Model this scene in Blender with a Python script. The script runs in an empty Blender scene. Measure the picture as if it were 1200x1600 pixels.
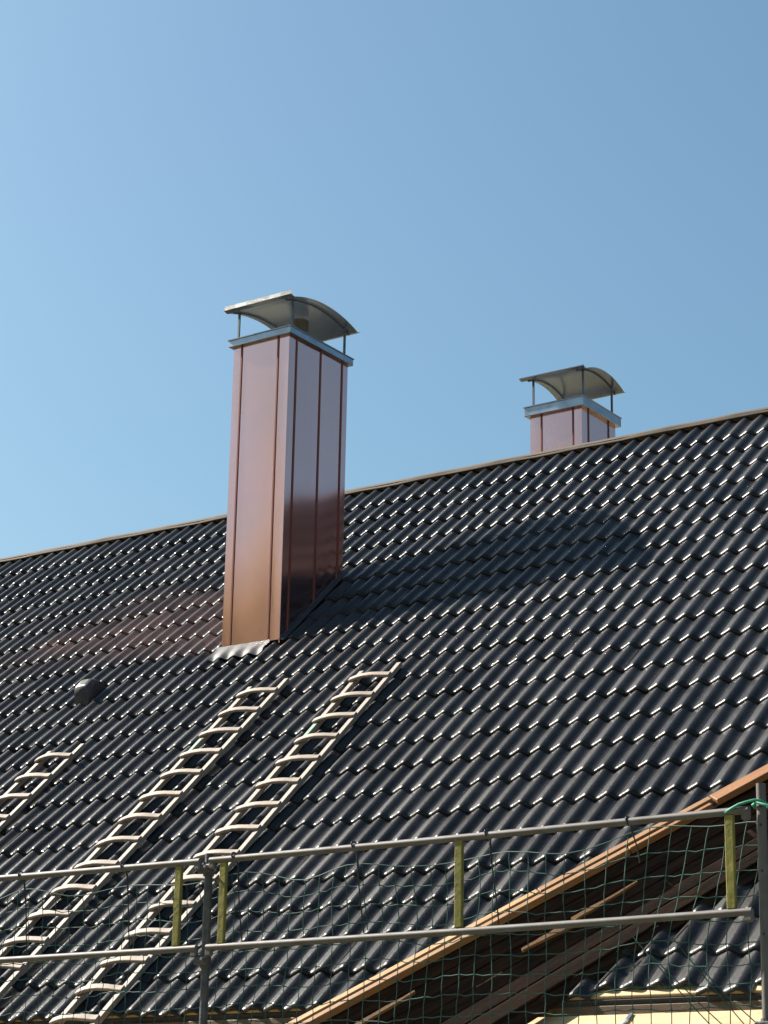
import bpy, bmesh, math, random
import numpy as np
from mathutils import Vector, Matrix

random.seed(7)
rng = np.random.default_rng(7)
scene = bpy.context.scene
C = scene.collection

# ------------------------------------------------------------------ camera
cam_d = bpy.data.cameras.new('camera')
cam_d.sensor_fit = 'HORIZONTAL'
cam_d.sensor_width = 36.0
cam_d.lens = 3410.0 / 1200.0 * 36.0
cam_d.clip_start = 0.1
cam_d.clip_end = 3000
cam = bpy.data.objects.new('camera', cam_d)
C.objects.link(cam)
cam.matrix_world = Matrix(((0.825782, 0.155602, 0.542099, 7.340144),
                           (0.563699, -0.258553, -0.784471, -9.976324),
                           (0.018096, 0.953383, -0.301221, 1.621837),
                           (0, 0, 0, 1)))
scene.camera = cam

# ------------------------------------------------------------------ sky and sun
SUN_TO = Vector((-0.7555, -0.0861, 0.6494)).normalized()      # direction towards the sun
SUN_EL = math.asin(SUN_TO.z)
SUN_ROT = math.atan2(SUN_TO.x, SUN_TO.y)
world = bpy.data.worlds.new('World')
scene.world = world
world.use_nodes = True
wn = world.node_tree.nodes
wl = world.node_tree.links
bg = wn['Background']
sky = wn.new('ShaderNodeTexSky')
sky.sky_type = 'NISHITA'
sky.sun_disc = False
sky.sun_elevation = SUN_EL
sky.sun_rotation = SUN_ROT
sky.altitude = 0
sky.air_density = 1.3
sky.dust_density = 2.5
sky.ozone_density = 6.0
tint = wn.new('ShaderNodeMix'); tint.data_type = 'RGBA'; tint.blend_type = 'MULTIPLY'
tint.inputs['Factor'].default_value = 1.0
tint.inputs['B'].default_value = (0.955, 1.085, 0.98, 1)     # white balance of the phone camera
wl.new(sky.outputs['Color'], tint.inputs['A'])
wl.new(tint.outputs['Result'], bg.inputs['Color'])
bg.inputs['Strength'].default_value = 0.05
sun_d = bpy.data.lights.new('sun', 'SUN')
sun_d.energy = 5.0
sun_d.angle = math.radians(0.55)
sun_d.color = (1.0, 0.93, 0.83)
sun = bpy.data.objects.new('sun', sun_d)
C.objects.link(sun)
sun.location = (-40, -5, 40)
sun.rotation_euler = (-SUN_TO).to_track_quat('-Z', 'Y').to_euler()
scene.view_settings.view_transform = 'Standard'
scene.view_settings.look = 'None'
scene.view_settings.exposure = 1.475
scene.view_settings.gamma = 1.0
scene.cycles.use_denoising = True
scene.cycles.caustics_reflective = True
scene.cycles.blur_glossy = 0.0
scene.cycles.max_bounces = 8
scene.cycles.sample_clamp_indirect = 400.0
scene.cycles.use_guiding = True
scene.cycles.use_surface_guiding = True

# ------------------------------------------------------------------ helpers
P = math.radians(42.1)                                     # roof pitch
cP, sP = math.cos(P), math.sin(P)
EAVE_Z = 2.65
ROW = 0.32675
WAVE = 0.15
AX = Vector((1, 0, 0)); AS = Vector((0, cP, sP)); AN = Vector((0, -sP, cP))
ROOF_M = Matrix(((1, 0, 0, 0), (0, cP, -sP, 0), (0, sP, cP, EAVE_Z), (0, 0, 0, 1)))

def roof(x, s, n=0.0):
    return Vector((x, s * cP - n * sP, EAVE_Z + s * sP + n * cP))

def tag(o, label=None, cat=None, group=None, kind=None):
    if label: o['label'] = label
    if cat: o['category'] = cat
    if group: o['group'] = group
    if kind: o['kind'] = kind
    return o

def empty(name, loc, label, cat, group=None):
    o = bpy.data.objects.new(name, None)
    o.empty_display_size = 0.2
    o.location = loc
    C.objects.link(o)
    bpy.context.view_layer.update()
    return tag(o, label, cat, group)

def obj(name, bm, mat, parent=None, smooth=False):
    me = bpy.data.meshes.new(name)
    bm.to_mesh(me); bm.free()
    if smooth:
        for p in me.polygons: p.use_smooth = True
    me.materials.append(mat)
    o = bpy.data.objects.new(name, me)
    C.objects.link(o)
    if parent: attach(o, parent)
    return o

def attach(o, parent):
    """parent without moving: every thing's empty and part here has no rotation of its own unless set before"""
    o.parent = parent
    o.matrix_parent_inverse = world_of(parent).inverted()

def world_of(o):
    m = o.matrix_basis.copy()
    if o.parent:
        m = world_of(o.parent) @ o.matrix_parent_inverse @ m
    return m

def add_box(bm, lo, hi, M=None, bevel=0.0, seg=1):
    r = bmesh.ops.create_cube(bm, size=1.0)
    vs = r['verts']
    lo, hi = Vector(lo), Vector(hi)
    for v in vs:
        v.co = Vector(((v.co.x + .5) * (hi.x - lo.x) + lo.x, (v.co.y + .5) * (hi.y - lo.y) + lo.y, (v.co.z + .5) * (hi.z - lo.z) + lo.z))
    if bevel > 0:
        es = list({e for v in vs for e in v.link_edges})
        rb = bmesh.ops.bevel(bm, geom=es, offset=bevel, segments=seg, affect='EDGES', profile=0.5)
        vs = list({v for f in rb['faces'] for v in f.verts} | {v for v in vs if v.is_valid})
    if M is not None:
        for v in vs: v.co = M @ v.co
    return vs

def frame_M(origin, xdir, zhint):
    x = Vector(xdir).normalized()
    z = Vector(zhint); z = (z - x * z.dot(x)).normalized()
    y = z.cross(x)
    o = Vector(origin)
    return Matrix(((x.x, y.x, z.x, o.x), (x.y, y.y, z.y, o.y), (x.z, y.z, z.z, o.z), (0, 0, 0, 1)))

def bar(bm, a, b, w, h, zhint=(0, 0, 1), bevel=0.0):
    """box from a to b, w wide sideways, h thick along zhint, centred on the line"""
    a, b = Vector(a), Vector(b)
    L = (b - a).length
    return add_box(bm, (0, -w / 2, -h / 2), (L, w / 2, h / 2), frame_M(a, b - a, zhint), bevel)

def tube(bm, pts, r, n=8, cap=True):
    pts = [Vector(p) for p in pts]
    rings = []
    up = Vector((0.13, 0.21, 1)).normalized()
    for i, p in enumerate(pts):
        d = (pts[min(i + 1, len(pts) - 1)] - pts[max(i - 1, 0)]).normalized()
        u = up if abs(d.dot(up)) < 0.95 else Vector((1, 0, 0))
        x = (u - d * u.dot(d)).normalized(); y = d.cross(x)
        rr = r[i] if isinstance(r, (list, tuple)) else r
        rings.append([bm.verts.new(p + (x * math.cos(2 * math.pi * k / n) + y * math.sin(2 * math.pi * k / n)) * rr) for k in range(n)])
    for a, b in zip(rings, rings[1:]):
        for k in range(n):
            bm.faces.new((a[k], a[(k + 1) % n], b[(k + 1) % n], b[k]))
    if cap and n > 2:
        bm.faces.new(list(reversed(rings[0]))); bm.faces.new(rings[-1])

def grid_sheet(bm, P3, close=False):
    """P3[i][j] -> verts and quads"""
    V = [[bm.verts.new(p) for p in row] for row in P3]
    for i in range(len(V) - 1):
        for j in range(len(V[0]) - 1):
            bm.faces.new((V[i][j], V[i + 1][j], V[i + 1][j + 1], V[i][j + 1]))
    return V

# ------------------------------------------------------------------ materials
def mat(name, col, rough=0.5, metal=0.0, spec=0.5, coat=0.0, coat_rough=0.1, var=0.0, var_scale=8.0, stretch=(1, 1, 1),
        col2=None, bump=0.0, bump_scale=30.0, rough_var=0.0, bump_stretch=None, per_obj=0.0, detail=4.0, bump_detail=3.0):
    m = bpy.data.materials.new(name)
    m.use_nodes = True
    nt = m.node_tree; N = nt.nodes; L = nt.links
    b = N['Principled BSDF']
    b.inputs['Base Color'].default_value = (*col, 1)
    b.inputs['Roughness'].default_value = rough
    b.inputs['Metallic'].default_value = metal
    b.inputs['Specular IOR Level'].default_value = spec
    b.inputs['Coat Weight'].default_value = coat
    b.inputs['Coat Roughness'].default_value = coat_rough
    tc = N.new('ShaderNodeTexCoord')
    src = tc.outputs['Object']
    col_out = None
    if var > 0 or col2 is not None or rough_var > 0:
        mp = N.new('ShaderNodeMapping'); mp.inputs['Scale'].default_value = stretch
        L.new(src, mp.inputs['Vector'])
        nz = N.new('ShaderNodeTexNoise'); nz.inputs['Scale'].default_value = var_scale; nz.inputs['Detail'].default_value = detail
        L.new(mp.outputs['Vector'], nz.inputs['Vector'])
        rmp = N.new('ShaderNodeMapRange')
        rmp.inputs['From Min'].default_value = 0.3; rmp.inputs['From Max'].default_value = 0.7
        L.new(nz.outputs['Fac'], rmp.inputs['Value'])
        mx = N.new('ShaderNodeMix'); mx.data_type = 'RGBA'
        c2 = col2 if col2 is not None else tuple(min(1, c * (1 + var)) for c in col)
        c1 = col if col2 is not None else tuple(c * (1 - var) for c in col)
        mx.inputs['A'].default_value = (*c1, 1); mx.inputs['B'].default_value = (*c2, 1)
        L.new(rmp.outputs['Result'], mx.inputs['Factor'])
        col_out = mx.outputs['Result']
        if rough_var > 0:
            rr = N.new('ShaderNodeMapRange')
            rr.inputs['To Min'].default_value = max(0.02, rough - rough_var); rr.inputs['To Max'].default_value = rough + rough_var
            nz2 = N.new('ShaderNodeTexNoise'); nz2.inputs['Scale'].default_value = var_scale * 1.7
            L.new(mp.outputs['Vector'], nz2.inputs['Vector'])
            L.new(nz2.outputs['Fac'], rr.inputs['Value'])
            L.new(rr.outputs['Result'], b.inputs['Roughness'])
    if per_obj > 0:
        oi = N.new('ShaderNodeObjectInfo')
        mr = N.new('ShaderNodeMapRange')
        mr.inputs['To Min'].default_value = 1 - per_obj; mr.inputs['To Max'].default_value = 1 + per_obj
        L.new(oi.outputs['Random'], mr.inputs['Value'])
        hs = N.new('ShaderNodeHueSaturation')
        L.new(mr.outputs['Result'], hs.inputs['Value'])
        if col_out is not None: L.new(col_out, hs.inputs['Color'])
        else: hs.inputs['Color'].default_value = (*col, 1)
        col_out = hs.outputs['Color']
    if col_out is not None:
        L.new(col_out, b.inputs['Base Color'])
    if bump > 0:
        mp2 = N.new('ShaderNodeMapping'); mp2.inputs['Scale'].default_value = bump_stretch or stretch
        L.new(src, mp2.inputs['Vector'])
        nb = N.new('ShaderNodeTexNoise'); nb.inputs['Scale'].default_value = bump_scale; nb.inputs['Detail'].default_value = bump_detail
        L.new(mp2.outputs['Vector'], nb.inputs['Vector'])
        bp = N.new('ShaderNodeBump'); bp.inputs['Strength'].default_value = bump; bp.inputs['Distance'].default_value = 0.02
        L.new(nb.outputs['Fac'], bp.inputs['Height'])
        L.new(bp.outputs['Normal'], b.inputs['Normal'])
        L.new(bp.outputs['Normal'], b.inputs['Coat Normal'])
    return m

M_TILES = [mat('glazed_black_tile', (c, c * .95, c * .98), rough=r_, spec=sp, var=0.25, var_scale=9, bump=0.12, bump_scale=70, per_obj=0.25, rough_var=0.05)
           for c, r_, sp in ((0.017, 0.345, 0.25), (0.020, 0.375, 0.26), (0.014, 0.32, 0.24))]
M_TILE = M_TILES[0]
M_COPPER = mat('copper_sheet', (0.90, 0.50, 0.455), rough=0.155, metal=1.0, col2=(0.87, 0.49, 0.40), var_scale=1.3, rough_var=0.04, bump=0.35, bump_scale=1.1, bump_detail=0.0, per_obj=0.04)
M_SEAM = mat('copper_seam', (0.20, 0.065, 0.048), rough=0.5, metal=0.5)
M_ZINC = mat('galvanised_sheet', (0.33, 0.37, 0.41), rough=0.32, metal=1.0, var=0.15, var_scale=9, rough_var=0.08, bump=0.10, bump_scale=4)
M_COWL = mat('weathered_cowl_steel', (0.32, 0.308, 0.29), rough=0.25, metal=1.0, var=0.18, var_scale=1.6, detail=1.0)
M_COWLPOST = mat('cowl_post_steel', (0.11, 0.125, 0.15), rough=0.5, metal=0.3)
M_LEAD = mat('lead_flashing', (0.05, 0.051, 0.055), rough=0.6, metal=0.0, spec=0.25, var=0.2, var_scale=12, bump=0.08, bump_scale=16)
M_SLAB = mat('mortar_slab', (0.13, 0.12, 0.11), rough=0.9, var=0.2)
M_DARKPIPE = mat('sooty_flue', (0.15, 0.13, 0.105), rough=0.55, var=0.3)
M_LADDER = mat('pale_weathered_wood', (0.255, 0.203, 0.160), rough=0.65, var=0.12, var_scale=5, stretch=(1, 8, 8), bump=0.2, bump_scale=60, per_obj=0.08)
M_GREENPAINT = mat('pale_green_paint', (0.16, 0.27, 0.17), rough=0.6, var=0.1)
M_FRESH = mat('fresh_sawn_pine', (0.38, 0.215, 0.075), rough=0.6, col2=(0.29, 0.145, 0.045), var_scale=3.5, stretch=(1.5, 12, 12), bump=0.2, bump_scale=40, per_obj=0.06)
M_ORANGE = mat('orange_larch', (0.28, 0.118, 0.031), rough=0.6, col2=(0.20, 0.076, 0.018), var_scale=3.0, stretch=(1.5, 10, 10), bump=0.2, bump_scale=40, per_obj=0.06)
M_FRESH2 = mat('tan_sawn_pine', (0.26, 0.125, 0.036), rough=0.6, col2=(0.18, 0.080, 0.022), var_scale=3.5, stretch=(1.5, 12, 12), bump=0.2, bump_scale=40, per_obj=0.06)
M_PALEPINE = mat('pale_pine', (0.50, 0.37, 0.20), rough=0.62, col2=(0.38, 0.26, 0.12), var_scale=3.0, stretch=(1.2, 9, 9), bump=0.2, bump_scale=40)
M_BROWNWOOD = mat('brown_wood', (0.11, 0.065, 0.03), rough=0.6, col2=(0.07, 0.04, 0.018), var_scale=4, stretch=(1.5, 10, 10), bump=0.2, bump_scale=40)
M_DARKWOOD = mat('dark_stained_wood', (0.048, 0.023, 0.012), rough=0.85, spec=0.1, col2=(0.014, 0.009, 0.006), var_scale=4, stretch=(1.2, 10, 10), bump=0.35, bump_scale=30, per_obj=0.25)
M_RIDGE = mat('tan_ridge_batten', (0.105, 0.080, 0.056), rough=0.8, spec=0.2, col2=(0.08, 0.06, 0.042), var_scale=3, stretch=(1, 6, 6), bump=0.2)
M_GALV = mat('galvanised_tube', (0.115, 0.112, 0.11), rough=0.6, metal=0.2, col2=(0.080, 0.068, 0.058), var_scale=7, rough_var=0.1, bump=0.05, bump_scale=12)
M_POST = mat('dirty_steel_tube', (0.075, 0.075, 0.078), rough=0.55, metal=0.4, var=0.35, var_scale=18, bump=0.2, bump_scale=50)
M_STRUT = mat('olive_yellow_paint', (0.20, 0.178, 0.022), rough=0.5, col2=(0.13, 0.118, 0.018), var_scale=14, bump=0.15)
M_NET = mat('dark_green_twine', (0.012, 0.066, 0.050), rough=0.6, var=0.25, var_scale=6)
M_ROPE = mat('green_rope', (0.03, 0.27, 0.16), rough=0.6, var=0.25, var_scale=40)
M_TIE = mat('black_plastic_strap', (0.012, 0.012, 0.014), rough=0.45)
M_VENT = mat('black_vent_plastic', (0.03, 0.03, 0.033), rough=0.42, coat=0.1, var=0.2, bump=0.1)
M_VENTTOP = mat('vent_top_patch', (0.14, 0.17, 0.13), rough=0.7, var=0.3, var_scale=40)
M_RENDER = mat('white_render', (0.70, 0.68, 0.63), rough=0.85, var=0.06, bump=0.2, bump_scale=120)
M_MEMBRANE = mat('roof_membrane', (0.06, 0.06, 0.065), rough=0.8)
M_GRASS = mat('dry_ground', (0.17, 0.14, 0.10), rough=0.95, col2=(0.13, 0.13, 0.06), var_scale=0.4, bump=0.5, bump_scale=6)
M_BARK = mat('bark', (0.13, 0.10, 0.07), rough=0.9, var=0.3)
def leafy(m):
    N = m.node_tree.nodes; L = m.node_tree.links
    b = N['Principled BSDF']; out = N['Material Output']
    tr = N.new('ShaderNodeBsdfTranslucent'); mx = N.new('ShaderNodeMixShader'); mx.inputs['Fac'].default_value = 0.45
    L.new(b.inputs['Base Color'].links[0].from_socket, tr.inputs['Color'])
    L.new(b.outputs['BSDF'], mx.inputs[1]); L.new(tr.outputs['BSDF'], mx.inputs[2]); L.new(mx.outputs['Shader'], out.inputs['Surface'])
    return m
M_LEAF = mat('autumn_leaf', (0.64, 0.60, 0.40), rough=0.7, col2=(0.53, 0.49, 0.28), var_scale=0.7)

# ------------------------------------------------------------------ ground
bm = bmesh.new()
grid_sheet(bm, [[Vector((-900 + 1800 * i / 12, -900 + 1800 * j / 12, 0)) for j in range(13)] for i in range(13)])
g = obj('ground', bm, M_GRASS); tag(g, kind='structure')

# ------------------------------------------------------------------ house
house = empty('house', (0, 0, 0), 'house with a long black double roll tile roof and two copper clad chimneys', 'house')
X0, X1 = -12.0, 7.2
RIDGE_S = 7.95
RIDGE_Y, RIDGE_Z = RIDGE_S * cP, EAVE_Z + RIDGE_S * sP
# roof deck, both slopes
bm = bmesh.new()
add_box(bm, (X0, 0.012, -0.085), (X1, RIDGE_S, -0.05), ROOF_M)
far_M = Matrix(((1, 0, 0, 0), (0, -cP, sP, 2 * RIDGE_Y), (0, sP, cP, EAVE_Z), (0, 0, 0, 1)))
add_box(bm, (X0, -0.3, -0.085), (X1, RIDGE_S - .10, -0.02), far_M)
deck = obj('roof', bm, M_MEMBRANE, house)

# one tile: two waves wide, rounded nose
NSEG, AMP = 24, 0.0325
def tile_wave(ph):
    return AMP / 2 * (-math.cos(ph) - 0.040 * math.cos(3 * ph) + 0.13 * math.sin(2 * ph)) / 1.05
def tile_arrays(length):
    rows = [(0.012, -0.030), (0.0015, -0.0255), (0.0, -0.0195), (0.0048, -0.0095), (0.0145, -0.0026), (0.030, 0.0), (length * .5, 0.0), (length, 0.0)]
    us = np.linspace(0, 0.3, NSEG + 1)
    V = []
    for (y, z) in rows:
        for u in us:
            ph = 2 * math.pi * (u / WAVE)
            w = tile_wave(ph)
            V.append((u + (0.003 if u > 0.29 else 0), y, z + w - 0.0205 / ROW * y))
    F = []
    n = NSEG + 1
    for r in range(len(rows) - 1):
        for k in range(NSEG):
            a = r * n + k
            F.append((a, a + 1, a + 1 + n, a + n))
    return np.array(V), F
def tile_mesh(name, length, m):
    V, F = tile_arrays(length)
    me = bpy.data.meshes.new(name)
    me.from_pydata(V.tolist(), [], F)
    for p in me.polygons: p.use_smooth = True
    me.materials.append(m)
    return me
ME_TILE = [tile_mesh('tile', 0.40, m) for m in M_TILES]
ME_TILE_TOP = [tile_mesh('tile_top', 0.433, m) for m in M_TILES]

CAMI = cam.matrix_world.inverted()
def project(p):
    q = CAMI @ Vector(p)
    return 600 + 3410 * q.x / -q.z, 800 - 3410 * q.y / -q.z, -q.z

spec_tiles = []
for r in range(0, 24):
    for k in range(-38, 23):
        x = (2 * k - 0.2) * WAVE
        s = (23 - r) * ROW
        if r == 23:
            if 2 * k in (12, 14): s += 0.19 * ROW
            elif 2 * k not in (10, 16): s += rng.normal(0, 0.006) + (0.06 if 2 * k == 18 else 0)
        # tiles wholly inside the chimney are left out
        if -3.64 < x + .0 and x + .3 < -3.05 and 5.0 < s and s + .35 < 5.9: continue
        dx, ds, dn = rng.normal(0, 0.0012), rng.normal(0, 0.0022), rng.normal(0, 0.0008)
        rx, ry, rz = rng.normal(0, 0.005), rng.normal(0, 0.007), rng.normal(0, 0.003)
        M = ROOF_M @ Matrix.Translation((x + dx, s + ds, abs(dn))) @ Matrix.Rotation(rx, 4, 'X') @ Matrix.Rotation(ry, 4, 'Y') @ Matrix.Rotation(rz, 4, 'Z')
        px, py, dist = project(roof(x + .15, s + .16))
        # hidden behind the timber slope?
        hid = False
        lv = 1598 - 0.548 * (px - 450); ll = 1566 - 0.626 * (px - 868)
        if py > lv and py < ll - 6: hid = True
        inside = -5 < px < 1205 and -5 < py < 1605
        spec_tiles.append(((dist if inside and not hid else 1e3 + dist), r, M))
spec_tiles.sort(key=lambda t: t[0])
NPART = 299
for dist, r, M in spec_tiles[:NPART]:
    o = bpy.data.objects.new('tile', random.choice(ME_TILE_TOP if r == 0 else ME_TILE))
    C.objects.link(o)
    o.matrix_world = M
    attach(o, deck)
Vb, Fb = tile_arrays(0.40); Vt, _ = tile_arrays(0.433)
allV, allF = [], []
for i, (dist, r, M) in enumerate(spec_tiles[NPART:]):
    A = np.array(M)
    V = (Vt if r == 0 else Vb) @ A[:3, :3].T + A[:3, 3]
    off = i * len(Vb)
    allV.append(V); allF += [tuple(q + off for q in f) for f in Fb]
me = bpy.data.meshes.new('tile_field')
me.from_pydata(np.concatenate(allV).tolist(), [], allF)
me.polygons.foreach_set('use_smooth', [True] * len(me.polygons))
for m in M_TILES: me.materials.append(m)
me.polygons.foreach_set('material_index', np.repeat(rng.integers(0, 3, len(spec_tiles) - NPART), len(Fb)).astype(np.int32))
o = bpy.data.objects.new('tile_field', me); C.objects.link(o); attach(o, deck); tag(o, kind='stuff')

# ridge: two lengths of tan board with a thin cap strip
for a, b in ((X0, -7.4), (-7.395, -3.2), (-3.195, 0.9), (0.905, X1)):
    bm = bmesh.new()
    add_box(bm, (a, RIDGE_S - 0.030, -0.045), (b, RIDGE_S + 0.02, 0.018), ROOF_M, 0.003)
    obj('ridge_batten', bm, M_RIDGE, deck)
bm = bmesh.new()
n = 90
rowsP = []
for i in range(n + 1):
    x = X0 + (X1 - X0) * i / n
    wob = 0.004 * math.sin(i * 1.7) + 0.003 * math.sin(i * 0.61)
    rowsP.append([roof(x, RIDGE_S - .050, 0.000), roof(x, RIDGE_S - .046, 0.006 + wob * .4), roof(x, RIDGE_S - .02, 0.022 + wob), Vector((x, RIDGE_Y + 0.02, RIDGE_Z + 0.034 + wob)), Vector((x, RIDGE_Y + 0.09, RIDGE_Z + 0.01))])
grid_sheet(bm, rowsP)
obj('ridge_strip', bm, mat('grey_tan_ridge_strip', (0.085, 0.066, 0.049), rough=0.75, spec=0.25, var=0.2, var_scale=4, stretch=(1, 5, 5)), deck)

# eave boards
bm = bmesh.new()
add_box(bm, (X0, 0.024, -0.062), (X1, 0.145, -0.034), ROOF_M, 0.003)
obj('eave_batten', bm, M_PALEPINE, deck)
bm = bmesh.new()
add_box(bm, (X0, 0.022, 2.535), (X1, 0.045, 2.592), None, 0.003)
obj('fascia_board', bm, M_BROWNWOOD, deck)
for a, b in ((X0, -4.1), (-4.096, 0.35), (0.354, 4.2), (4.204, X1)):
    bm = bmesh.new()
    bar(bm, (a, -0.055, 2.480), (b, -0.055, 2.480), 0.17, 0.024, AN, 0.003)
    obj('gutter_board', bm, M_PALEPINE, deck)
for i in range(22):                                        # rafter tails under the gutter board
    x = -11.6 + 0.86 * i
    bm = bmesh.new()
    add_box(bm, (x - .04, -0.10, -0.24), (x + .04, 1.2, -0.09), ROOF_M, 0.004)
    obj('rafter', bm, M_FRESH, deck)
# walls
bm = bmesh.new()
yb = 2 * RIDGE_Y
add_box(bm, (X0 + .5, 0.55, 0), (X1 - .5, 0.80, 3.0))
add_box(bm, (X0 + .5, yb - .80, 0), (X1 - .5, yb - .55, 3.0))
for x in (X0 + .5, X1 - .75):
    vs = [Vector((x, .80, 0)), Vector((x, yb - .80, 0)), Vector((x, yb - .80, 3.0)), Vector((x, RIDGE_Y, RIDGE_Z - .25)), Vector((x, .80, 3.0))]
    A = [bm.verts.new(v) for v in vs]; B = [bm.verts.new(v + Vector((.25, 0, 0))) for v in vs]
    bm.faces.new(A[::-1]); bm.faces.new(B)
    for i in range(5): bm.faces.new((A[i], A[(i + 1) % 5], B[(i + 1) % 5], B[i]))
obj('wall', bm, M_RENDER, house)

# ------------------------------------------------------------------ chimneys
def chimney(label, bx, by, ztop, zbase_front, zbase_back, fx, fy, crown_over, crown_h, flue, cowl_h, rise, lip):
    """bx, by: plan extents; fx, fy: seam positions on the -Y and +X faces"""
    (xa, xb), (ya, yb_) = bx, by
    bm = bmesh.new()
    core = 0.012
    add_box(bm, (xa + core, ya + core, zbase_back - .5), (xb - core, yb_ - core, ztop - .01))
    ch = obj('chimney', bm, M_SEAM, house)
    ch['label'] = label
    def zb(y):
        t = (y - ya) / (yb_ - ya)
        return zbase_front * (1 - t) + zbase_back * t
    # cladding panels of each face, a hair apart, with the seam ribs standing between them
    def panels(axis, const, sign, edges):
        for a, b in zip(edges, edges[1:]):
            bm = bmesh.new()
            nu, nz = 5, 14
            gx = 0.0015
            front = []
            bul = random.uniform(0.0015, 0.004) * random.choice((1, 1, -1)) * min(1, (b - a) / .3)
            for i in range(nu + 1):
                row = []
                u = a + gx + (b - a - 2 * gx) * i / nu
                for j in range(nz + 1):
                    y_here = const if axis == 'x' else u
                    z0 = zb(y_here) - (0.03 if axis == 'y' else 0.0)
                    z = z0 + (ztop - z0) * j / nz
                    w = bul * math.sin(math.pi * i / nu) * (0.6 + 0.4 * math.sin(3.1 * j / nz * math.pi))
                    d = const + sign * w
                    row.append(Vector((u, d, z)) if axis == 'x' else Vector((d, u, z)))
                front.append(row)
            grid_sheet(bm, front)
            r = bmesh.ops.extrude_face_region(bm, geom=bm.faces[:])
            for v in [e for e in r['geom'] if isinstance(e, bmesh.types.BMVert)]:
                if axis == 'x': v.co.y = const - sign * (core - 0.001)
                else: v.co.x = const - sign * (core - 0.001)
            bmesh.ops.recalc_face_normals(bm, faces=bm.faces[:])
            o = obj('cladding_panel', bm, M_COPPER, ch, True)
            o.data.set_sharp_from_angle(angle=math.radians(30))
        for e in edges[1:-1]:
            bm = bmesh.new()
            z0 = zb(const if axis == 'x' else e) + (.004 if axis == 'x' else -.02)
            if axis == 'x': add_box(bm, (e - .0085, min(const, const + sign * .008), z0), (e + .0085, max(const, const + sign * .008), ztop - .003), None, 0.002)
            else: add_box(bm, (min(const, const + sign * .008), e - .0085, z0), (max(const, const + sign * .008), e + .0085, ztop - .003), None, 0.002)
            obj('seam', bm, M_SEAM, ch)
    panels('x', ya, -1, [xa] + fx + [xb])
    panels('x', yb_, 1, [xa] + fx + [xb])
    panels('y', xb, 1, [ya] + fy + [yb_])
    panels('y', xa, -1, [ya] + fy + [yb_])
    # crown: flanged zinc lid
    co = crown_over
    bm = bmesh.new()
    add_box(bm, (xa - co, ya - co, ztop - .002), (xb + co, yb_ + co, ztop - .002 + crown_h), None, 0.004)
    obj('crown', bm, M_ZINC, ch)
    rm = bmesh.new()
    zr_ = ztop + crown_h - .012
    for lo, hi in (((xa - co - .007, ya - co - .007, zr_), (xb + co + .007, ya - co + .010, zr_ + .011)), ((xa - co - .007, yb_ + co - .010, zr_), (xb + co + .007, yb_ + co + .007, zr_ + .011)),
                   ((xa - co - .0065, ya - co + .0105, zr_), (xa - co + .010, yb_ + co - .0105, zr_ + .0105)), ((xb + co - .010, ya - co + .0105, zr_), (xb + co + .0065, yb_ + co - .0105, zr_ + .0105))):
        add_box(rm, lo, hi, None, .002)
    obj('crown_rim', rm, M_COWL, ch)
    bm = bmesh.new()
    add_box(bm, (xa - co + .02, ya - co + .02, ztop + crown_h - .006), (xb + co - .02, yb_ + co - .02, ztop + crown_h + .008))
    obj('crown_slab', bm, M_SLAB, ch)
    zt = ztop + crown_h
    # cowl: curved sheet on four posts, ridge along X
    cx0, cx1 = xa - co - .025, xb + co + .035
    cy0, cy1 = ya - co - .005, yb_ + co + .005
    half = (cy1 - cy0) / 2; ym = (cy0 + cy1) / 2
    R = (half * half + rise * rise) / (2 * rise)
    prof = [(cy0 - .036, zt + cowl_h + .012 + lip), (cy0 - .050, zt + cowl_h + .010), (cy0 - .004, zt + cowl_h)]
    nA = 18
    am = math.asin(half / R)
    for i in range(nA + 1):
        a = -am + 2 * am * i / nA
        prof.append((ym + R * math.sin(a), zt + cowl_h + R * math.cos(a) - (R - rise)))
    prof += [(cy1 + .004, zt + cowl_h), (cy1 + .050, zt + cowl_h + .012)]
    bm = bmesh.new()
    nx = 6
    grid_sheet(bm, [[Vector((cx0 + (cx1 - cx0) * i / nx, y, z)) for (y, z) in prof] for i in range(nx + 1)])
    bmesh.ops.solidify(bm, geom=bm.faces[:], thickness=0.004)
    bmesh.ops.recalc_face_normals(bm, faces=bm.faces[:])
    cw = obj('cowl', bm, M_COWL, ch, True); cw.data.set_sharp_from_angle(angle=math.radians(35))
    # stiffening ribs pressed under the curved sheet near both ends
    for x in (xa + .01, xb - .025):
        bm = bmesh.new()
        tube(bm, [Vector((x, y, z - .008)) for (y, z) in prof[3:-2]], 0.007, 6)
        obj('cowl_rib', bm, M_COWLPOST, ch)
    for x in (xa + .01, xb - .01):
        for y, in ((ya + .045,), (yb_ - .045,)):
            zz = zt + cowl_h + math.sqrt(max(0, R * R - (y - ym) ** 2)) - (R - rise)
            bm = bmesh.new()
            add_box(bm, (x - .009, y - .007, zt + .004), (x + .009, y + .007, zz - .005))
            obj('cowl_post', bm, M_COWLPOST, ch)
    if flue:
        bm = bmesh.new()
        fxm, fym, fr, fh = flue
        tube(bm, [(fxm, fym, zt), (fxm, fym, zt + fh)], fr, 20)
        o = obj('flue', bm, M_DARKPIPE, ch, True); o.data.set_sharp_from_angle(angle=math.radians(40))
    return ch
def roof_z(y): return EAVE_Z + y * math.tan(P)
c1 = chimney('tall copper clad chimney rising from the near roof slope under a curved metal cowl',
             (-3.645, -3.050), (3.612, 4.462), 8.575, roof_z(3.612) + .015, roof_z(4.462) - .02,
             [-3.555, -3.165], [3.715, 4.06, 4.375], 0.034, 0.068, (-3.33, 4.12, 0.075, 0.285), 0.245, 0.085, 0.040)
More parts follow.
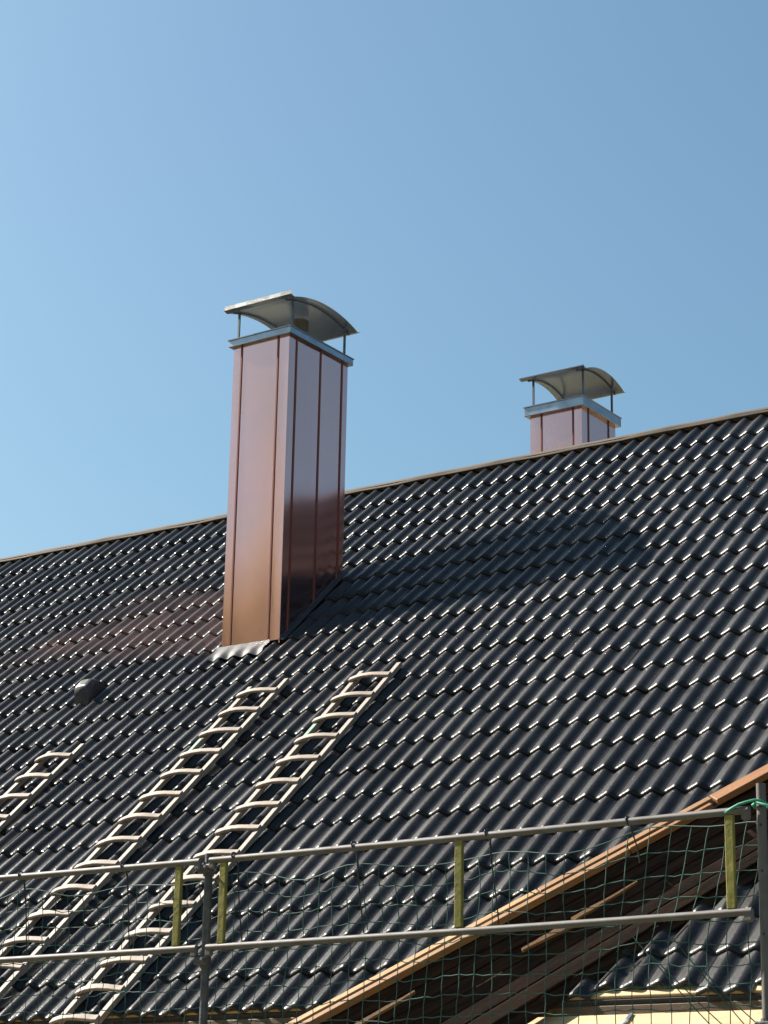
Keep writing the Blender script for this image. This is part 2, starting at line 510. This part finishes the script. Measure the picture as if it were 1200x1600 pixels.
c2 = chimney('short copper clad chimney just showing beyond the roof ridge under a curved metal cowl',
             (-2.590, -2.030), (6.80, 7.45), 8.735, 8.735 - 1.75, 8.735 - 2.2,
             [-2.465, -2.125], [6.92, 7.31], 0.042, 0.095, None, 0.258, 0.088, 0.014)
# far-slope chimney is cut level: its base runs below the far slope
# lead apron dressed over the tiles in front of the tall chimney
bm = bmesh.new()
def tile_top(x, s):
    r = math.floor(s / ROW); f = s - r * ROW
    ph = 2 * math.pi * ((x / WAVE) + 0.2)
    return tile_wave(ph) - 0.0205 / ROW * f
rowsP = []
for i in range(43):
    x = -3.675 + 0.545 * i / 42
    row = []
    for j in range(9):
        t = j / 8
        s = 4.865 - 0.185 * t + 0.004 * math.sin(i * .5) * t
        nn = tile_top(x, s) * 0.9 * t ** 1.6 + 0.016 + 0.010 * (1 - t) + 0.001 * math.sin(i * .7 + j)
        row.append(roof(x + 0.01 * math.sin(j), s, nn))
    rowsP.append(row)
grid_sheet(bm, rowsP)
obj('flashing', bm, M_LEAD, c1, True)
bm = bmesh.new()
rowsP = []
for i in range(41):
    s = 4.87 + 1.17 * i / 40
    rowsP.append([roof(-3.049, s, 0.018), roof(-3.046, s, 0.012), roof(-3.02, s, 0.010 + 0.004 * math.sin(i)), roof(-3.005, s, 0.0)])
grid_sheet(bm, rowsP)
obj('side_flashing', bm, mat('dark_flashing', (0.018, 0.018, 0.02), rough=0.5, var=0.2), c1, True)

# ------------------------------------------------------------------ roof vent hood
def vent_hood(x, s):
    bm = bmesh.new()
    secs = []
    # sections run up the slope; the mouth is plumb, the back dies into the tiles
    for k, (y, h, w, plumb) in enumerate([(0.0, .112, .070, .80), (0.006, .117, .073, .80), (.10, .122, .074, .75), (.17, .105, .072, .5), (.29, .03, .062, .1)]):
        pr = []
        for (a, b) in [(-1, -.3), (-1, .5), (-.99, .84), (-.88, .96), (-.5, 1.0), (.4, 1.0), (.72, .96), (.92, .84), (1, .62), (1, -.3)]:
            hb = b * h if b > 0 else -0.03
            pr.append(roof(x + a * w, s + y + plumb * max(0, hb), hb))
        secs.append(pr)
    grid_sheet(bm, secs)
    bm.verts.ensure_lookup_table()
    bm.faces.new([bm.verts[i] for i in range(10)])
    bm.faces.new([bm.verts[40 + i] for i in range(10)][::-1])
    bmesh.ops.recalc_face_normals(bm, faces=bm.faces[:])
    v = obj('roof_vent', bm, M_VENT, deck, True); v.data.set_sharp_from_angle(angle=math.radians(42))
    v['label'] = 'small black vent hood among the tiles left of the tall chimney'
    return v
VX, VS = -4.735, 4.24
vent_hood(VX, VS)
bm = bmesh.new()
grid_sheet(bm, [[roof(VX + a, VS + y, n) for (y, n) in ((.118, .1195), (.150, .1210), (.185, .1235))] for a in (-.035, 0, .03)])
bmesh.ops.solidify(bm, geom=bm.faces[:], thickness=-0.003)
obj('vent_patch', bm, M_VENTTOP, deck)

# ------------------------------------------------------------------ roof ladders
def roof_ladder(label, xr, s_top, first_rung, width=0.305, lean=0.0, green=None):
    root = empty('roof_ladder', roof(xr - width / 2, -0.5), label, 'ladder', 'wooden ladders lying on the roof tiles')
    s_bot = -0.55
    n0 = 0.036
    xl = xr - width
    def off(s): return lean * (s_top - s)
    tops = (s_top - 0.055, s_top)
    for x, tp in ((xl, tops[0]), (xr, tops[1])):
        bm = bmesh.new()
        bar(bm, roof(x + off(s_bot), s_bot, n0), roof(x + off(tp), tp, n0), 0.044, 0.034, AN, 0.004)
        obj('side_rail', bm, M_LADDER, root)
    k = 0
    s = first_rung
    while s > s_bot + .1:
        bm = bmesh.new()
        pts, rad = [], []
        jl, jr = random.uniform(-.008, .008), random.uniform(-.006, .006)
        N = 12
        arch = 0.023 + random.uniform(-.005, .005)
        rows_ = []
        for i in range(N + 1):
            t = i / N
            x = xl - 0.030 + (width + 0.05) * t + off(s)
            prof = math.sin(math.pi * min(1, t * 1.04) ** 0.85) ** 1.15 if 0 < t < .96 else 0.0
            c = roof(x, s + jl * (1 - t) + jr * t - 0.012 + 0.016 * t, n0 + 0.024 + arch * prof)
            hw, hh = 0.023 + random.uniform(-.002, .002), 0.0105
            rows_.append([c + AS * (hw * a) + AN * (hh * b) for a, b in ((-.9, -1), (-1, -.8), (-1, .7), (-.85, 1), (.85, 1), (1, .7), (1, -.8), (.9, -1), (-.9, -1))])
        V = grid_sheet(bm, rows_)
        bm.faces.new(V[0][:8]); bm.faces.new(V[-1][:8][::-1])
        bmesh.ops.remove_doubles(bm, verts=bm.verts[:], dist=1e-5)
        bmesh.ops.recalc_face_normals(bm, faces=bm.faces[:])
        r = obj('rung', bm, M_LADDER, root, True); r.data.set_sharp_from_angle(angle=math.radians(35))
        s -= 0.2855
    for (ss, ln) in (green or []):
        bm = bmesh.new()
        bar(bm, roof(xl + off(ss), ss, n0 + .001), roof(xl + off(ss), ss + ln, n0 + .001), 0.036, 0.038, AN, 0.003)
        obj('paint_mark', bm, M_GREENPAINT, root)
roof_ladder('right hand wooden roof ladder, its top nearest to the orange edge board', -1.452, 4.06, 3.87, green=[(3.03, .22)])
roof_ladder('middle wooden roof ladder, its top just below the tall chimney', -2.485, 4.06, 3.87, 0.315, green=[(3.06, .18)])
roof_ladder('wooden roof ladder at the left edge, ending below the black vent hood', -4.095, 3.42, 3.23, 0.30)

# ------------------------------------------------------------------ timber slope crossing the lower right of the roof
def sight(px, py, n, p0):
    """point of a plane seen at a pixel of the photograph, used once to survey where the board stands"""
    m = cam.matrix_world
    d = m.to_3x3() @ Vector(((px - 600) / 3410, -(py - 800) / 3410, -1))
    o = m.translation
    return o + d * ((p0 - o).dot(n) / d.dot(n))
SHADE_N = Vector((0.4236, -0.8088, 0.4079))               # plane of the sun's rays through the lower edge
EB_W = 0.085
V0 = sight(450, 1597, SHADE_N, Vector((1.602, -0.041, 2.613)) - SHADE_N * 0.055)
VD = sight(1200, 1193, SHADE_N, Vector((1.602, -0.041, 2.613)) - SHADE_N * 0.055) - V0
L0 = Vector((1.602, -0.041, 2.613)); LD = Vector((0.748, 0.72, 0.651))
VDn = VD.normalized(); LDn = LD.normalized()
def vline(t): return V0 + VD * t                           # t = 0 .. 1 across the frame
def lline(t):
    c = vline(t)
    # point on L in the plane square to VD through c
    k = (c - L0).dot(VDn) / LDn.dot(VDn)
    return L0 + LDn * k
ramp = empty('timber_slope', (1.9, -0.3, 2.3), 'dark boarded timber slope with a sunlit orange edge board, across the lower right roof', 'timber slope')
T0, T1 = -0.16, 1.55
up_v = Vector((0, 0, 1))
RN = (vline(.5) - Vector((0, 0, .06)) - lline(.5)).cross(VD).normalized()
if RN.z < 0: RN = -RN
# edge boards lie flat to the main roof slope: long pale piece, orange piece, butted with a splice
EN = (AN - VDn * AN.dot(VDn)).normalized()
ED = VDn.cross(EN)
if ED.z > 0: ED = -ED                                     # across the board, downwards
def edge_board(t0, t1, m, w0, w1, top, label=None):
    bm = bmesh.new()
    a, b = vline(t0), vline(t1)
    M = Matrix.Identity(4)
    x, y, z = VDn, ED, EN
    M = Matrix(((x.x, y.x, z.x, a.x), (x.y, y.y, z.y, a.y), (x.z, y.z, z.z, a.z), (0, 0, 0, 1)))
    add_box(bm, (0, w0, top - .04), ((b - a).length, w1, top), None, 0.005)
    if M.determinant() < 0:                                # keep the frame right handed
        for v in bm.verts: v.co.y = -v.co.y
        M = M @ Matrix.Scale(-1, 4, (0, 1, 0))
    bmesh.ops.recalc_face_normals(bm, faces=bm.faces[:])
    o = obj('edge_board', bm, m)
    o.matrix_basis = M
    attach(o, ramp)
    if label: o['label'] = label
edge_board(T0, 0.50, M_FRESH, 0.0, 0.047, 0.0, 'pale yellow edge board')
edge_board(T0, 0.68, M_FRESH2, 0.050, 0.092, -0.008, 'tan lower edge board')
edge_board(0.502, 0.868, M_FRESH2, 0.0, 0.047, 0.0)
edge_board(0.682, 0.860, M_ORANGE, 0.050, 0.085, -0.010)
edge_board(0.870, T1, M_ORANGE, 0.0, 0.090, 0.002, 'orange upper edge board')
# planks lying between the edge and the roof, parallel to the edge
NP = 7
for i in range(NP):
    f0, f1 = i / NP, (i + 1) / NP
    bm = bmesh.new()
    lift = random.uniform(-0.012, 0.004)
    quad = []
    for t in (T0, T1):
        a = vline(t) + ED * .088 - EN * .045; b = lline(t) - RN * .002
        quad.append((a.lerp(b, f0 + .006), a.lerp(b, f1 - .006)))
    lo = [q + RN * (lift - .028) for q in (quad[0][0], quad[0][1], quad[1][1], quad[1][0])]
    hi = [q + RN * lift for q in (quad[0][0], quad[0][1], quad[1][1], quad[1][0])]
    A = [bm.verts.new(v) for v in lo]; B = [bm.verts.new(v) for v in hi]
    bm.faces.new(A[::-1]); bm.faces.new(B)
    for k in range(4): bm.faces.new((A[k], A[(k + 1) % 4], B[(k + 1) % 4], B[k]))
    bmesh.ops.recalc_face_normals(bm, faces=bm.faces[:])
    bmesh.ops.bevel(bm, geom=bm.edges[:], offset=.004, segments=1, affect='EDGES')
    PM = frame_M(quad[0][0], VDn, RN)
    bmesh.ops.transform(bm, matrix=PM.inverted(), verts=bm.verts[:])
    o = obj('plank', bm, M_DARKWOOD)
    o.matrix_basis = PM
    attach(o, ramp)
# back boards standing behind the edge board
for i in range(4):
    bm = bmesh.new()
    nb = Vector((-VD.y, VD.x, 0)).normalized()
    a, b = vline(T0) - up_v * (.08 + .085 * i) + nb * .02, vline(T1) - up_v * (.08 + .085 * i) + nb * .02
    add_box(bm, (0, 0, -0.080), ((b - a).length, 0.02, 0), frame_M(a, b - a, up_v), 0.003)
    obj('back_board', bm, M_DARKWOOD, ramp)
# torn laths that stand just proud of the boards and catch the sun
def lath(p, q, w0, w1, h):
    bm = bmesh.new()
    M = frame_M(p, Vector(q) - Vector(p), RN)
    L = (Vector(q) - Vector(p)).length
    n = 7
    secs = []
    for i in range(n + 1):
        t = i / n
        w = (w0 + (w1 - w0) * t) * random.uniform(.8, 1.15) / 2
        e = random.uniform(-.003, .003)
        secs.append([Vector((L * t, e - w, -h / 2)), Vector((L * t, e + w, -h / 2)), Vector((L * t, e + w * .9, h / 2)), Vector((L * t, e - w * .9, h / 2)), Vector((L * t, e - w, -h / 2))])
    V = grid_sheet(bm, secs)
    bm.faces.new(V[0][:4]); bm.faces.new(V[-1][:4][::-1])
    bmesh.ops.remove_doubles(bm, verts=bm.verts[:], dist=1e-5)
    bmesh.ops.recalc_face_normals(bm, faces=bm.faces[:])
    o = obj('lath', bm, M_FRESH2)
    o.matrix_basis = M
    attach(o, ramp)
lath((1.405, -0.042, 2.884), (1.60, 0.128, 3.030), 0.016, 0.042, 0.020)
lath((1.605, 0.136, 3.050), (1.86, 0.386, 3.265), 0.030, 0.008, 0.018)
lath((0.60, -0.735, 2.35), (0.965, -0.388, 2.660), 0.040, 0.008, 0.020)
lath((1.20, -0.16, 2.69), (1.30, -0.068, 2.772), 0.008, 0.014, 0.012)

# ------------------------------------------------------------------ scaffold
SY = -1.2
def scaffold_post(label, pts, coupler_z, rope_holes=False):
    root = empty('scaffold_post', (pts[0][0], SY, 0), label, 'scaffold post', 'upright scaffold tubes at the eave')
    bm = bmesh.new(); tube(bm, [(p[0], SY, p[1]) for p in pts], 0.0215, 16)
    o = obj('tube', bm, M_GALV if rope_holes else M_POST, root, True); o.data.set_sharp_from_angle(angle=math.radians(40))
    for z in coupler_z:
        bm = bmesh.new()
        x = pts[0][0] + (pts[1][0] - pts[0][0]) * (z / pts[1][1])
        tube(bm, [(x, SY, z - .035), (x, SY, z + .035)], 0.029, 14)
        add_box(bm, (x - .045, SY - .042, z - .022), (x + .045, SY - .008, z + .022), None, .006)
        obj('coupler', bm, M_POST, root)
        bm = bmesh.new()
        tube(bm, [(x + .03, SY - .03, z + .0), (x + .03, SY - .075, z + .004)], 0.008, 8)
        obj('wedge_bolt', bm, M_GALV, root)
    if rope_holes:
        for z in (2.75, 3.02, 3.22, 3.30):
            bm = bmesh.new()
            x = pts[0][0] + (pts[1][0] - pts[0][0]) * (z / pts[1][1])
            tube(bm, [(x + .004, SY - .019, z), (x + .004, SY - .0235, z)], 0.006, 8)
            obj('bolt_hole', bm, M_TIE, root)
    return root
scaffold_post('dark scaffold tube standing between the two guard rails, left of centre', [(0.245, 0), (0.222, 3.315)], (3.235, 2.77))
scaffold_post('grey scaffold tube at the right edge, tied with green rope', [(3.296, 0), (3.318, 3.405)], (2.36,), True)

def guard_rail(label, xa, xb, zt, zm, struts):
    root = empty('guard_rail', ((xa + xb) / 2, SY, zm[0]), label, 'guard rail', 'double guard rails of the scaffold')
    for nm, z in (('top_tube', zt), ('lower_tube', zm)):
        bm = bmesh.new()
        pts = []
        for i in range(13):
            t = i / 12
            sag = -0.004 * math.sin(math.pi * t)
            pts.append((xa + (xb - xa) * t, SY - .038, z[0] + (z[1] - z[0]) * t + sag))
        pts = [(xa - .012, SY - .03, z[0] - .02)] + pts + [(xb + .012, SY - .03, z[1] - .02)] if False else pts
        tube(bm, pts, 0.0172, 14)
        o = obj(nm, bm, M_GALV, root, True); o.data.set_sharp_from_angle(angle=math.radians(50))
    for x in struts:
        t = (x - xa) / (xb - xa)
        bm = bmesh.new()
        zz0 = zm[0] + (zm[1] - zm[0]) * t + .014; zz1 = zt[0] + (zt[1] - zt[0]) * t - .014
        add_box(bm, (x - .021, SY - .050, zz0), (x + .021, SY - .026, zz1), None, .004)
        obj('strut', bm, M_STRUT, root)
    for x, z in ((xa, zt[0]), (xb, zt[1]), (xa, zm[0]), (xb, zm[1])):    # flattened hook ends
        bm = bmesh.new()
        d = .03 if x == xa else -.03
        add_box(bm, (min(x, x + d) - .006, SY - .052, z - .045), (max(x, x + d) + .006, SY - .024, z + .016), None, .008)
        obj('hook', bm, M_GALV, root)
    return root
guard_rail('left scaffold guard rail of two grey tubes, one yellow strut beside the dark post', -2.85, 0.195, (3.290, 3.272), (2.838, 2.832), (0.058, -1.33, -2.72))
guard_rail('right scaffold guard rail of two grey tubes joined by three yellow struts', 0.262, 3.275, (3.272, 3.287), (2.832, 2.846), (0.352, 1.773, 3.180))

# safety net: twine grid hung behind the rails
NY = SY + 0.035
def sm(x): x = max(0, min(1, x)); return x * x * (3 - 2 * x)
ties_x = [-1.061, -0.328, 0.414, 1.160, 1.928, 2.678]
def node(i, j):
    x = -2.8 + 0.0925 * i
    z = 3.205 - 0.0935 * j
    # the net hangs in swags from its ties
    nearest = min(abs(x - tx) for tx in ties_x)
    z -= 0.045 * sm(nearest / 0.38) * max(0.15, 1 - j / 9)
    q = sm((x - 1.9) / 1.2)
    z += 0.075 * q * max(0, 1 - j / 6)
    x += 0.30 * q * max(0, (z - 2.80)) * 0.9
    x += 0.005 * math.sin(j * 1.3 + i * .37) + 0.005 * math.sin(j * .55 + i * 1.9)
    z += 0.006 * math.sin(i * 1.1 + j * .8) + 0.006 * math.sin(i * .43 - j)
    y = NY + 0.022 * math.sin(i * .55 + j * .4) + 0.02 * math.sin(j * .5)
    return Vector((min(x, 3.285), max(y, SY + .012), z))
NI, NJ = 68, 16
net = empty('safety_net', (0.5, NY, 1.8), 'dark green scaffold safety net hanging behind both guard rails', 'net')
bm = bmesh.new()
for i in range(NI):
    pts = []
    for j in range(NJ):
        p = node(i, j)
        pts.append(p)
        if j < NJ - 1:
            m_ = p.lerp(node(i, j + 1), .5) + Vector((0.004 * math.sin(i * 3.1 + j * 2.3), 0, 0)); pts.append(m_)
    tube(bm, pts, 0.0025, 4, False)
for j in range(1, NJ):
    pts = []
    for i in range(NI):
        p = node(i, j); pts.append(p)
        if i < NI - 1: pts.append(p.lerp(node(i + 1, j), .5) + Vector((0, 0, -0.005 - 0.004 * math.sin(i * 2.7 + j))))
    tube(bm, pts, 0.0025, 4, False)
for k in range(4):                                          # gathered folds at the right hand end
    a = Vector((2.62 + .11 * k, NY + .03, 2.80 - .02 * k - .09 * (k % 2))); b = Vector((3.20 + .025 * k, NY + .012, 2.20 + .05 * k))
    tube(bm, [a, a.lerp(b, .5) + Vector((.01 * math.sin(k), 0, -.015)), b], 0.0025, 4, False)
obj('mesh', bm, M_NET, net)
bm = bmesh.new()
for i in range(NI * NJ):
    a, b = i // NJ, i % NJ
    if b == 0: continue
    p = node(a, b)
    bmesh.ops.create_cube(bm, size=0.0075, matrix=Matrix.Translation(p) @ Matrix.Rotation(.7, 4, 'Y'))
tag(obj('knot', bm, M_NET, net), kind='stuff')
bm = bmesh.new()
pts = []
for i in range(NI):
    pts.append(node(i, 0))
tube(bm, pts, 0.0028, 6)
obj('border_rope', bm, M_NET, net)
# short plastic straps that tie the net to the rail
where = ['near the left edge, over the middle ladder', 'left of the dark post, beside the middle ladder', 'just right of the dark post and its yellow strut',
         'between the dark post and the middle yellow strut', 'just right of the middle yellow strut', 'left of the orange board where it passes the rail']
for k, x in enumerate(ties_x):
    zt = 3.284
    bm = bmesh.new()
    pts = []
    for i in range(15):
        a = 2 * math.pi * i / 14
        pts.append((x + 0.004 * math.sin(a * 2), SY - .038 + 0.0185 * math.cos(a), zt + 0.0185 * math.sin(a)))
    tube(bm, pts, 0.0048, 6)
    o = obj('net_strap', bm, M_TIE)
    tag(o, 'black strap on the top rail ' + where[k], 'strap', 'black straps holding the net to the rail')
    bm = bmesh.new()
    pts = [(x + .004, SY - .02, zt - .015)]
    n_ = 16
    for i in range(1, n_):
        t = i / (n_ - 1)
        pts.append((x + .004 + .005 * math.sin(4.2 * t + k) + .012 * t, SY - .015 + .05 * t, zt - .02 - (0.40 if k not in (5,) else .16) * t))
    tube(bm, pts, [0.0055 if i < 5 else 0.0036 for i in range(len(pts))], 6)
    obj('strap_tail', bm, M_TIE, o)

# green rope round the right hand post
bm = bmesh.new()
pts = []
base = [(3.165, SY - .050, 3.281), (3.20, SY - .055, 3.297), (3.235, SY - .052, 3.313), (3.27, SY - .045, 3.322), (3.30, SY - .034, 3.329), (3.325, SY - .028, 3.325), (3.343, SY - .01, 3.315),
        (3.350, SY + .012, 3.306), (3.335, SY + .028, 3.300), (3.30, SY + .028, 3.300), (3.283, SY + .01, 3.303), (3.285, SY - .02, 3.310), (3.31, SY - .034, 3.318), (3.36, SY - .03, 3.300), (3.45, SY - .03, 3.25), (3.62, SY - .02, 3.12)]
tube(bm, base, 0.0062, 8)
o = obj('green_rope', bm, M_ROPE, None, True)
tag(o, 'bright green rope knotted round the right hand scaffold post above the rail', 'rope')

# gutter bracket left standing on the eave boards
bm = bmesh.new()
bar(bm, (1.955, -0.13, 2.435), (2.02, -0.05, 2.515), 0.022, 0.005, AN, .001)
bar(bm, (2.02, -0.05, 2.515), (2.025, -0.008, 2.548), 0.022, 0.005, AN, .001)
o = obj('gutter_bracket', bm, M_ZINC)
tag(o, 'thin galvanised gutter bracket on the pale eave board below the pushed up tiles', 'bracket')

# ------------------------------------------------------------------ woods round the house (they show in the copper)
def wood(name, pts, leafm, seed, dens=1500):
    r = random.Random(seed)
    V, F = [], []
    for (x, y, h, cr) in pts:
        for k in range(9):                                 # trunk and limbs
            z0 = 0 if k == 0 else h * r.uniform(.25, .7)
            a = r.uniform(0, 6.28); L = 0 if k == 0 else cr * r.uniform(.5, .9)
            e = Vector((x + math.cos(a) * L, y + math.sin(a) * L, h * .95 if k == 0 else z0 + L * .7))
            b0 = Vector((x, y, z0)); w = h * (.018 if k == 0 else .007)
            i = len(V)
            for q, ww in ((b0, w), (e, w * .25)):
                V += [q + Vector((ww, 0, 0)), q + Vector((-ww * .5, ww * .87, 0)), q + Vector((-ww * .5, -ww * .87, 0))]
            F += [(i, i + 1, i + 4, i + 3), (i + 1, i + 2, i + 5, i + 4), (i + 2, i, i + 3, i + 5)]
        clumps = [Vector((x + r.gauss(0, cr * .42), y + r.gauss(0, cr * .42), h * r.uniform(.28, .97))) for _ in range(26)]
        for k in range(dens):
            c = r.choice(clumps)
            p = c + Vector((r.gauss(0, cr * .18), r.gauss(0, cr * .18), r.gauss(0, cr * .16)))
            q = Vector((r.gauss(0, 1), r.gauss(0, 1), r.gauss(0, 1))).normalized(); w = q.orthogonal().normalized(); u = q.cross(w)
            sz = r.uniform(.2, .42)
            i = len(V)
            V += [p + w * sz, p + u * sz * .6, p - w * sz, p - u * sz * .6]; F.append((i, i + 1, i + 2, i + 3))
    me = bpy.data.meshes.new(name); me.from_pydata([tuple(v) for v in V], [], F); me.materials.append(leafm)
    o = bpy.data.objects.new(name, me); C.objects.link(o)
    return tag(o, kind='stuff')
leafy(M_LEAF)
M_LEAF2 = mat('russet_leaf', (0.44, 0.27, 0.18), rough=0.7, col2=(0.27, 0.16, 0.11), var_scale=0.5)
leafy(M_LEAF2)
r0 = random.Random(11)
front = []
for az, el in ((-16, 17), (-22, 18.5), (-27, 22.5), (-33, 18.4), (-37.5, 15.8), (-42, 16.6), (-47, 17.5), (-53, 16), (-60, 15), (-67, 15.5)):
    a_ = math.radians(az); d_ = 30 + r0.uniform(-2, 2)
    front.append((-3.2 + math.sin(a_) * d_, 4 - math.cos(a_) * d_, 7.2 + d_ * math.tan(math.radians(el)) - .6, r0.uniform(3, 3.8)))
wood('front_wood', front, M_LEAF, 3, 3200)
wood('rear_wood', [(3 + 3.0 * i + r0.uniform(-1, 1), 36 - 1.4 * i + r0.uniform(-3, 3), r0.uniform(13.5, 17.5), r0.uniform(3, 4.2)) for i in range(9)], M_LEAF2, 5)
